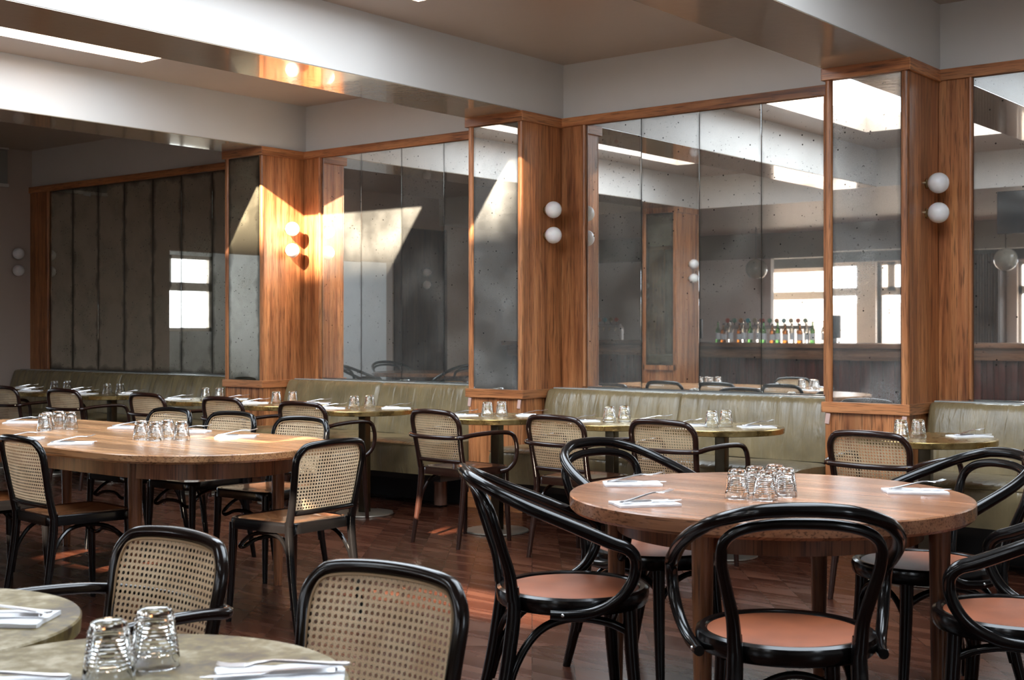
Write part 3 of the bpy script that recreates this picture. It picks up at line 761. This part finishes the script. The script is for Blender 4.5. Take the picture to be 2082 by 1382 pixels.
        for s in (-1, 1):
            q = MB().lathe([(0, 0), (.0065, 0), (.0045, .004), (0, .005)], n=10).build('screw', 'bolt', root)
            q.location = (s * .199, -.272, .654); q.rotation_euler = (R(90), 0, 0)
    return Kind(root)
K_side = cane_chair(False, 'black', 'ply', 'cane_side_chair')
K_arm = cane_chair(True, 'walnut2', 'ply_dark', 'cane_armchair')
K_fore = cane_chair(True, 'walnut', 'ply_dark', 'cane_armchair')
K_fore2 = cane_chair(False, 'walnut', 'ply_dark', 'cane_side_chair')
# local origin is the seat centre; back top sits about 0.26 behind it.  rz=0 faces +y
def put(K, bx, by, rz, label, group):
    """place by the back's position (0.245 behind the seat centre)"""
    x, y = bx - math.sin(rz) * .245, by + math.cos(rz) * .245
    return K.place((x, y, 0), rz, label, group)
ga = 'cane armchairs along the banquette tables'
for bx, by, rz, l in ((-2.468, 5.715, -.06, 'cane-backed armchair in front of the third oak pillar'),
                      (-3.63, 5.765, -.02, 'cane-backed armchair at the near-end table of the third bench'),
                      (-4.285, 5.70, -.05, 'cane-backed armchair before the mid table of the third bench'),
                      (-5.155, 5.665, -.08, 'cane-backed armchair in front of the middle oak pillar'),
                      (-6.41, 5.74, .10, 'cane-backed armchair at the table before the second bench seam'),
                      (-7.31, 5.80, .06, 'cane-backed armchair at the table past the first oak pillar'),
                      (-8.20, 5.80, .04, 'cane-backed armchair at the table before the first oak pillar'),
                      (-9.32, 5.80, .10, 'cane-backed armchair at the third brass table from the dark end'),
                      (-10.20, 5.78, .05, 'cane-backed armchair at the frame edge near the dark end bay'),
                      (-1.56, 5.72, .02, 'cane-backed armchair cut by the frame edge behind the round table')):
    put(K_arm, bx, by, rz, l, ga)
gs = 'cane side chairs around the oval table'
put(K_side, -4.095, 3.824, R(90) + .03, 'cane side chair with glossy plywood seat at the round end of the oval table', gs)
put(K_side, -5.315, 3.10, -.10, 'dark cane side chair seen from behind at the long side of the oval table', gs)
put(K_side, -5.98, 3.08, -.04, 'cane side chair mostly outside the frame at the oval table near edge', gs)
put(K_side, -5.27, 4.70, R(180) + .05, 'sunlit cane side chair across the oval table, closest to its rounded end', gs)
put(K_side, -5.90, 4.73, R(180) + .04, 'cane side chair across the oval table, between two others', gs)
put(K_side, -6.48, 4.73, R(180) + .02, 'cane side chair across the oval table, behind four clustered glasses', gs)
gf = 'cane armchairs at the patinated tables'
put(K_fore, -2.50, 1.82, R(180) + .0, 'large cane armchair behind the two patinated tables', None)
put(K_fore2, -1.80, 1.815, R(180) + .08, 'largest cane chair, cropped by the bottom edge beside the patinated table', None)

# ------------------------------------------------------------------ black bentwood armchairs
def bentwood():
    root = empty('bentwood_armchair', 'x', 'chair')
    r = .240; zs = .475
    MB().lathe([(r - .035, zs - .052), (r - .006, zs - .052), (r, zs - .045), (r + .003, zs - .020), (r, zs - .006), (r - .010, zs), (r - .024, zs - .002), (r - .030, zs - .010), (r - .035, zs - .052)], n=64).build('seat_ring', 'black', root)
    MB().lathe([(0, zs - .030), (r - .032, zs - .030), (r - .030, zs - .008), (r - .05, zs - .004), (.08, zs - .005), (0, zs - .006)], n=48).build('seat_pad', 'tan', root)
    for s in (-1, 1):
        MB().tube([(s * .150, .150, zs - .03), (s * .158, .160, .25), (s * .178, .185, 0)], [.024, .021, .015], 14, 5).build('leg', 'black', root)
        MB().tube([(s * .185, -.290, 0), (s * .172, -.245, .18), (s * .160, -.215, .36), (s * .157, -.208, .44), (s * .158, -.212, .50)], [.015, .021, .0225, .0215, .019], 14, 5).build('leg', 'black', root)
    # inner arch: continues the rear legs
    L = [(-.158, -.212, .46, .0205), (-.164, -.222, .54, .018), (-.182, -.247, .62, .0165), (-.198, -.272, .698, .0155), (-.192, -.290, .750, .015), (-.155, -.306, .782, .015), (-.085, -.320, .799, .015), (0, -.325, .803, .015)]
    L2 = L + [(-x, y, z, q) for x, y, z, q in reversed(L[:-1])]
    MB().tube([p[:3] for p in L2], [p[3] for p in L2], 12, 5).build('back_arch', 'black', root)
    # outer hoop: crest, arms and the curl back to the seat ring
    Q = [(-.240, -.110, .432, .014), (-.246, -.050, .430, .016), (-.260, .020, .440, .0165), (-.280, .090, .480, .017), (-.294, .130, .540, .0175), (-.300, .137, .600, .018), (-.300, .112, .634, .0195), (-.297, .060, .654, .0205), (-.288, -.060, .706, .0195), (-.262, -.180, .756, .0185), (-.212, -.275, .800, .018), (-.130, -.332, .830, .0185), (-.06, -.345, .839, .0188), (0, -.348, .841, .019)]
    Q2 = Q + [(-x, y, z, q) for x, y, z, q in reversed(Q[:-1])]
    MB().tube([p[:3] for p in Q2], [p[3] for p in Q2], 14, 5).build('arm_hoop', 'black', root)
    for s in (-1, 1):
        for y in (-.02, -.075):
            q = MB().lathe([(0, 0), (.0055, 0), (.004, .004), (0, .005)], n=10).build('bolt_head', 'steel', root)
            q.location = (s * (.2605 if y > -.05 else .256), y, .432); q.rotation_euler = (0, R(90 * s), 0)
        MB().tube([(s * .172, -.238, .14), (s * .165, -.20, .27), (s * .155, -.13, .365), (s * .150, -.03, .40), (s * .150, .08, .385), (s * .152, .150, .352)], [.010] + [.013] * 5, 10, 5).build('brace', 'black', root)
    MB().tube([(-.156, .158, .30), (-.10, .165, .365), (0, .17, .395), (.10, .165, .365), (.156, .158, .30)], .0105, 10, 5).build('brace', 'black', root)
    MB().tube([(-.165, -.225, .27), (-.10, -.20, .36), (0, -.19, .395), (.10, -.20, .36), (.165, -.225, .27)], .0105, 10, 5).build('brace', 'black', root)
    return Kind(root)
K_b = bentwood()
tc_ = Vector((-2.03, 3.875))
gb = 'black bentwood armchairs around the round table'
def face(x, y, da, label, grp=gb, tc=None):
    d = (tc or tc_) - Vector((x, y)); rz = math.atan2(d.y, d.x) - math.pi / 2 + da
    K_b.place((x, y, 0), rz, label, grp)
face(-1.615, 3.185, R(4), 'black bentwood armchair seen squarely from behind, before the round table')
face(-2.415, 3.30, R(-10), 'black bentwood armchair seen side-on, whole leather seat in view, between both wooden tables')
face(-2.60, 4.08, R(10), 'black bentwood armchair tucked behind the two-napkin side of the round table')
face(-1.715, 4.43, R(-8), 'black bentwood armchair behind the round table, tall double arch before the green bench')
face(-1.185, 3.80, R(14), 'black bentwood armchair cropped by the frame edge at the round table')
gm = 'bentwood armchairs seen only in the mirrors'
for a in (20, 110, 200, 290):
    face(-11.5 + .85 * math.cos(R(a)), 2.6 + .85 * math.sin(R(a)), 0, 'black bentwood armchair across the room, seen only as a reflection', gm, Vector((-11.5, 2.6)))

# ------------------------------------------------------------------ glasses
def tumbler():
    hgt, rb, rt = .094, .0285, .0405     # standing upside down: wide rim at the bottom
    def mod(r, z, a):
        if .022 < z < .080: return r * (1 + .012 * math.cos(12 * a))
        return r * (1 + .004 * math.cos(12 * a))
    pr = [(rt - .0022, .0), (rt, .0008), (rt - .0006, .010), (rt - .0018, .020)]
    nst = 9
    for k in range(nst):
        z = .022 + k * .0064; r = rt - (rt - rb) * (z / hgt)
        pr += [(r - .0004, z), (r + .0008, z + .0032)]
    pr += [(rb + .0008, .084), (rb - .0015, .0915), (rb - .006, hgt), (0.0, hgt - .0012)]
    inner = [(0, hgt - .012), (rb - .0065, hgt - .0115), (rb - .0035, hgt - .018), (rt - .0038, .012), (rt - .0030, .0006)]
    prof = list(reversed(inner)) ; full = [(0, hgt - .012)]
    # outer from rim up to base, inner from rim up to base
    outer = pr
    n = 48; mb = MB()
    seq = list(reversed(outer)) + list(reversed(inner[0:])) if False else list(reversed(outer)) + [(r, z) for r, z in reversed(inner)]
    mb.lathe([(max(r, 1e-7) if i not in (0, len(seq) - 1) else 0.0, z) for i, (r, z) in enumerate(seq)], n=n, mod=mod)
    o = mb.build('drinking_glass', 'glass', None, True, 30); tag(o, 'x', 'glass'); return Kind(o)
K_g = tumbler()
GR = {'R': ('round table', [(-2.055, 3.715), (-1.965, 3.735), (-2.055, 3.835), (-1.955, 3.855), (-2.03, 3.93)]),
      'O1': ('oval table', [(-6.47, 3.92), (-6.39, 3.855), (-6.50, 4.01), (-6.385, 4.01)]),
      'O2': ('oval table', [(-5.50, 3.85), (-5.385, 3.855), (-5.44, 3.965), (-5.31, 3.955)])}
PLC = [' closest to the camera on its side', ' beside the front one', ' tucked behind the front ones', ' at the outer side', ' at the very back']
for i, (x, y) in enumerate(GR['R'][1]): K_g.place((x, y, ZT), .3 * i, 'upturned tumbler among five on the round table, ' + ['front one toward the dark end', 'front one in the middle', 'middle one toward the dark end', 'side one toward the frame edge', 'the very back one'][i], 'upturned tumblers on the round table')
for i, (x, y) in enumerate(GR['O1'][1]): K_g.place((x, y, ZT), .4 * i, 'tumbler in the farther cluster on the oval table, ' + ['at its outer end', 'in its front', 'hidden at its back', 'its end facing the other cluster'][i], 'farther cluster of upturned tumblers on the oval table')
for i, (x, y) in enumerate(GR['O2'][1]): K_g.place((x, y, ZT), .5 * i, 'tumbler in the nearer cluster on the oval table, ' + ['its end facing the other cluster', 'in its front', 'hidden at its back', 'its end facing the rounded table end'][i], 'nearer cluster of upturned tumblers on the oval table')
GT = {'T9': [(-2.55, 6.30), (-2.50, 6.40)], 'T8': [(-3.68, 6.36), (-3.64, 6.45)], 'T7': [(-4.36, 6.33), (-4.32, 6.43)], 'T6': [(-5.235, 6.24), (-5.20, 6.34)],
      'T5': [(-6.46, 6.26), (-6.42, 6.37)], 'T4': [(-7.36, 6.33), (-7.30, 6.44)], 'T3': [(-8.25, 6.37), (-8.20, 6.47)], 'T2': [(-9.60, 6.38), (-9.56, 6.48)], 'T1': [(-10.45, 6.40), (-10.42, 6.51)]}
for k, l in GT.items():
    nm = TB[k][2].replace('brass pedestal table', 'brass table')
    for i, (x, y) in enumerate(l): K_g.place((x, y, ZT), .7 * i, 'upturned tumbler on the %s, %s' % (nm, ['dark-end one of two', 'one nearer the bench'][i]), 'paired upturned tumblers on the brass tables')
K_g.place((-1.746, 1.163, ZT), 0, 'big upturned tumbler in front, on the patinated table at the bottom edge', 'paired upturned tumblers on the patinated table')
K_g.place((-1.765, 1.262, ZT), .2, 'upturned tumbler behind another, on the patinated table at the bottom edge', 'paired upturned tumblers on the patinated table')

# ------------------------------------------------------------------ napkins, knives, forks
def napkin_mesh(seed):
    rnd = random.Random(seed); nx, ny = 22, 12; L, W = .20, .118; v = []; f = []
    for layer in (0, 1):
        for j in range(ny + 1):
            for i in range(nx + 1):
                x, y = -L / 2 + L * i / nx, -W / 2 + W * j / ny
                e = min(i, nx - i, j * 1.5, (ny - j) * 1.5)
                wob = .004 * noise.noise(Vector((x * 14, y * 14, seed)))
                xx = x + .006 * noise.noise(Vector((seed, y * 30, 5))) * (abs(x) > L * .4); yy = y + .004 * noise.noise(Vector((x * 20, seed, 9)))
                z = .0005 if layer == 0 else .0065 + abs(wob) + .0012 * min(1, e)
                v.append((xx, yy, z))
    m = (nx + 1) * (ny + 1)
    for j in range(ny):
        for i in range(nx):
            a = j * (nx + 1) + i; q = (a, a + 1, a + nx + 2, a + nx + 1); f.append(tuple(reversed(q))); f.append(tuple(m + k for k in q))
    border = [i for i in range(nx + 1)] + [(j) * (nx + 1) + nx for j in range(1, ny + 1)] + [ny * (nx + 1) + i for i in range(nx - 1, -1, -1)] + [j * (nx + 1) for j in range(ny - 1, 0, -1)]
    for k in range(len(border)):
        a, b = border[k], border[(k + 1) % len(border)]; f.append((a, b, m + b, m + a))
    return MB().add(v, f)
KN = []
for s_ in range(3):
    o = napkin_mesh(s_ + 1).build('folded_napkin', 'napkin', None, True, 50); tag(o, 'x', 'napkin'); KN.append(Kind(o))
def flat_sweep(sections):
    rings = []
    for x, w_, z, t in sections: rings.append([(x, -w_, z), (x, w_, z), (x, w_ * .8, z + t), (x, -w_ * .8, z + t)])
    return MB().loft(rings)
root = empty('table_knife', 'x', 'knife')
flat_sweep([(-.105, .004, 0, .004), (-.10, .0075, 0, .006), (-.06, .0065, 0, .0065), (-.01, .0050, .0, .006), (0, .0045, 0, .005)]).build('handle', 'steel', root, True, 60)
flat_sweep([(0, .0045, .0005, .004), (.012, .009, .001, .002), (.06, .0095, .001, .0016), (.09, .0085, .001, .0012), (.105, .002, .001, .001)]).build('blade', 'steel', root, True, 60)
K_k = Kind(root)
root = empty('table_fork', 'x', 'fork')
flat_sweep([(-.10, .004, 0, .003), (-.095, .0085, 0, .003), (-.07, .0075, .001, .003), (-.02, .004, .005, .0035), (.02, .003, .008, .0035), (.045, .0075, .006, .0025), (.055, .0115, .004, .002), (.063, .012, .003, .002)]).build('handle', 'steel', root, True, 60)
mb = MB()
for q in (-.0098, -.0033, .0033, .0098):
    rings = []
    for x, w_, z, t in ((.062, .0019, .003, .002), (.085, .0016, .003, .0018), (.100, .0012, .006, .0012), (.106, .0006, .008, .0008)):
        rings.append([(x, q - w_, z), (x, q + w_, z), (x, q + w_, z + t), (x, q - w_, z + t)])
    mb.loft(rings)
mb.build('tines', 'steel', root, True, 60)
K_f = Kind(root)
RT = math.atan2(.628, .778)   # horizontal direction of the picture in plan
ST = {'R': ('the round table', [(-2.52, 3.80, .0, 'at the middle pillar side'), (-2.20, 3.39, .25, 'by the side-on bentwood chair'), (-1.66, 4.22, -.08, 'by the double arch chair')]),
      'O': ('the oval table', [(-7.00, 4.08, .05, 'at the frame edge, far side'), (-5.52, 3.47, .2, 'before the dark cane chair'), (-6.17, 4.24, -.15, 'behind the four nearer glasses'), (-5.66, 4.27, -.1, 'before the in-between cane chair'), (-5.22, 4.22, .12, 'before the sunlit cane chair'), (-5.95, 3.46, .1, 'at the frame edge, near side')]),
      'T9': ('', [(-2.31, 6.60, .15, '')]), 'T8': ('', [(-3.46, 6.48, .06, 'on its frame edge side'), (-3.82, 6.32, .3, 'toward the dark end')]),
      'T7': ('', [(-4.50, 6.24, .2, 'toward the dark end'), (-4.17, 6.52, -.1, 'toward the bench')]), 'T6': ('', [(-5.39, 6.17, .2, 'toward the dark end'), (-5.04, 6.45, .1, 'toward the bench')]),
      'T5': ('', [(-6.60, 6.17, .1, 'toward the dark end'), (-6.25, 6.46, .15, 'toward the bench')]), 'T4': ('', [(-7.52, 6.26, .1, 'toward the dark end'), (-7.13, 6.52, .0, 'toward the bench')]),
      'T3': ('', [(-8.42, 6.24, .1, 'toward the dark end'), (-8.06, 6.51, .1, 'toward the bench')]), 'T2': ('', [(-9.42, 6.50, .1, 'toward the bench'), (-9.76, 6.27, .0, 'toward the dark end')]),
      'T1': ('', [(-10.63, 6.27, .1, 'toward the dark end'), (-10.27, 6.53, .0, 'toward the bench')]), 'T0': ('', [(-11.18, 6.55, 0, '')]),
      'F1': ('the cornermost patinated table', [(-2.27, 1.27, -.05, '')]), 'F2': ('the patinated table with two glasses', [(-1.545, 1.335, .16, 'beside the largest cane chair'), (-1.83, 1.02, .1, 'at the bottom edge corner')])}
cnt = 0
for k, (tn, l) in ST.items():
    if not tn: tn = 'the ' + TB[k][2].replace('brass pedestal table', 'brass table')
    for x, y, da, wh in l:
        a = RT + da; cnt += 1
        sfx = (tn + (', ' + wh if wh else ''))
        o = KN[cnt % 3].place((x, y, ZT), a, 'white napkin on ' + sfx, 'white folded napkins under cutlery')
        flip = math.pi if k in ('F1', 'F2') else 0
        da2 = random.uniform(-.12, .12)
        u = Vector((math.cos(a), math.sin(a))); vv = Vector((-math.sin(a), math.cos(a)))
        p = Vector((x, y)) - vv * .012 + u * (.015 * (1 if not flip else -1))
        K_k.place((p.x, p.y, ZT + .0115), a + .06 + flip, 'steel knife on ' + sfx, 'steel knives on napkins')
        p = Vector((x, y)) + vv * .004 + u * .01
        fk = K_f.place((p.x, p.y, ZT + .0195), a + (.36 if not flip else -.12) + da2 + flip, 'steel fork on ' + sfx, 'steel forks on napkins')
        if not flip: fk.rotation_euler = (0, R(-5), fk.rotation_euler[2]); fk.location.z = ZT + .0245
        else: fk.location.z = ZT + .0185; 

# ------------------------------------------------------------------ the bar across the room (seen in the mirrors)
root = empty('bar_counter', 'long oak-topped bar with oxblood board front, seen only in the mirrors', 'bar counter', (-7.5, -1.3, 0))
MB().box(-5.0, 4.2, -.45, .20, 1.055, 1.12, .01).build('counter_top', 'bar_oak', root)
MB().box(-4.95, 4.15, .02, .12, .90, 1.055, .006).build('apron', 'bar_oak', root)
mb = MB()
for k in range(60): mb.box(-4.9 + k * .15, -4.9 + k * .15 + .08, -.02, .03, .06, .90, .006)
mb.box(-4.9, 4.1, -.4, -.01, 0, 1.055); mb.build('front_boards', 'bar_red', root)
def bottle(mt, r, h):
    root = empty('bottle', 'x', 'bottle')
    MB().lathe([(0, 0), (r, 0), (r, h * .55), (r * .9, h * .64), (r * .38, h * .74), (r * .34, h * .93), (0, h * .93)], n=20).build('body', mt, root)
    MB().lathe([(r + .001, h * .15), (r + .0015, h * .45)], n=20).build('paper_label', 'napkin', root)
    MB().lathe([(0, h * .93), (r * .42, h * .93), (r * .42, h), (0, h)], n=14).build('cap', 'dark', root)
    return Kind(root)
BK = [bottle('bottle_green', .038, .30), bottle('bottle_amber', .042, .27), bottle('bottle_clear', .036, .31)]
for k in range(16):
    BK[(k * 7 + k // 3) % 3].place((-9.3 + k * .105 + random.uniform(-.02, .02), -1.28 + random.uniform(-.05, .05), 1.12), 0, '%s spirit bottle on the bar counter, seen only in the mirrors' % ['green', 'amber', 'clear'][(k * 7 + k // 3) % 3], '%s bottles on the bar seen in the mirrors' % ['green', 'amber', 'clear'][(k * 7 + k // 3) % 3])
def tapset(x0, n, label):
    root = empty('beer_tap_rail', label, 'beer tap', (x0, -1.52, 1.12))
    L = n * .11
    MB().tube([(0, 0, 0), (0, 0, .16), (.04, 0, .21), (.09, 0, .22), (L - .03, 0, .22), (L + .02, 0, .21), (L + .05, 0, .16), (L + .05, 0, 0)], .028, 14, 5).build('pipe', 'steel', root)
    cols = [(.45, .08, .05), (.08, .2, .14), (.5, .2, .08), (.06, .3, .36), (.35, .3, .2)]
    for k in range(n):
        m_ = M.setdefault('badge%d' % (k % 5), None) or simple('badge_enamel', cols[k % 5], .3); M['badge%d' % (k % 5)] = m_
        x = .06 + k * .11
        t = MB().tube([(x, .03, .20), (x, .05, .14)], .008, 8, 1).build('tap', 'bolt', root)
        MB().tube([(x, 0, .24), (x, 0, .29)], .008, 8, 1).build('handle', 'dark', t)
        b_ = MB().lathe([(0, -.008), (.034, -.008), (.034, .008), (0, .008)], n=20).build('badge', m_, t); b_.location = (x, 0, .315); b_.rotation_euler = (R(90), 0, 0)
tapset(-11.9, 6, 'chrome beer tap rail near the white wall, seen only in the mirrors')
tapset(-9.35, 12, 'long chrome beer tap rail on the bar, seen only in the mirrors')
root = empty('till', 'dark till screen on the bar, seen only in the mirrors', 'till', (-7.35, -1.55, 1.12))
MB().box(-.18, .18, -.05, .0, .06, .36, .01).build('screen', 'register', root); MB().box(-.1, .1, -.1, .06, 0, .07, .01).build('base', 'register', root)
root = empty('till', 'dark till with tilted screen by the fluted column, seen only in the mirrors', 'till', (-9.95, -1.55, 1.12))
MB().box(-.22, .2, -.05, .0, .05, .34, .01).build('screen', 'register', root); MB().box(-.12, .12, -.1, .06, 0, .07, .01).build('base', 'register', root)
root = empty('wall_screen', 'dark hanging screen at the low ceiling edge, seen only in the mirrors', 'television', (-4.15, .86, 2.32))
MB().box(-.5, .45, 0, .06, 0, .46, .01).build('panel', 'screen', root)
MB().box(-.04, .04, -.12, 0, .2, .5, .004).build('bracket', 'dark', root)
for k, (x, y, z) in enumerate(((-9.09, -2.0, 2.2), (-5.5, -2.0, 2.2))):
    root = empty('pendant_light', 'smoked globe pendant %s, seen only in the mirrors' % ['before the long bar window', 'beside the hanging screen'][k], 'pendant light', (x, y, z), 0, 'globe pendants over the bar')
    MB().lathe([(0, -.15)] + [(.15 * math.sin(math.pi * k / 16), -.15 * math.cos(math.pi * k / 16)) for k in range(1, 16)] + [(0, .15)], n=32).build('globe', 'pendant', root)
    MB().tube([(0, 0, .15), (0, 0, ZB - z)], .006, 6, 1).build('cord', 'dark', root)
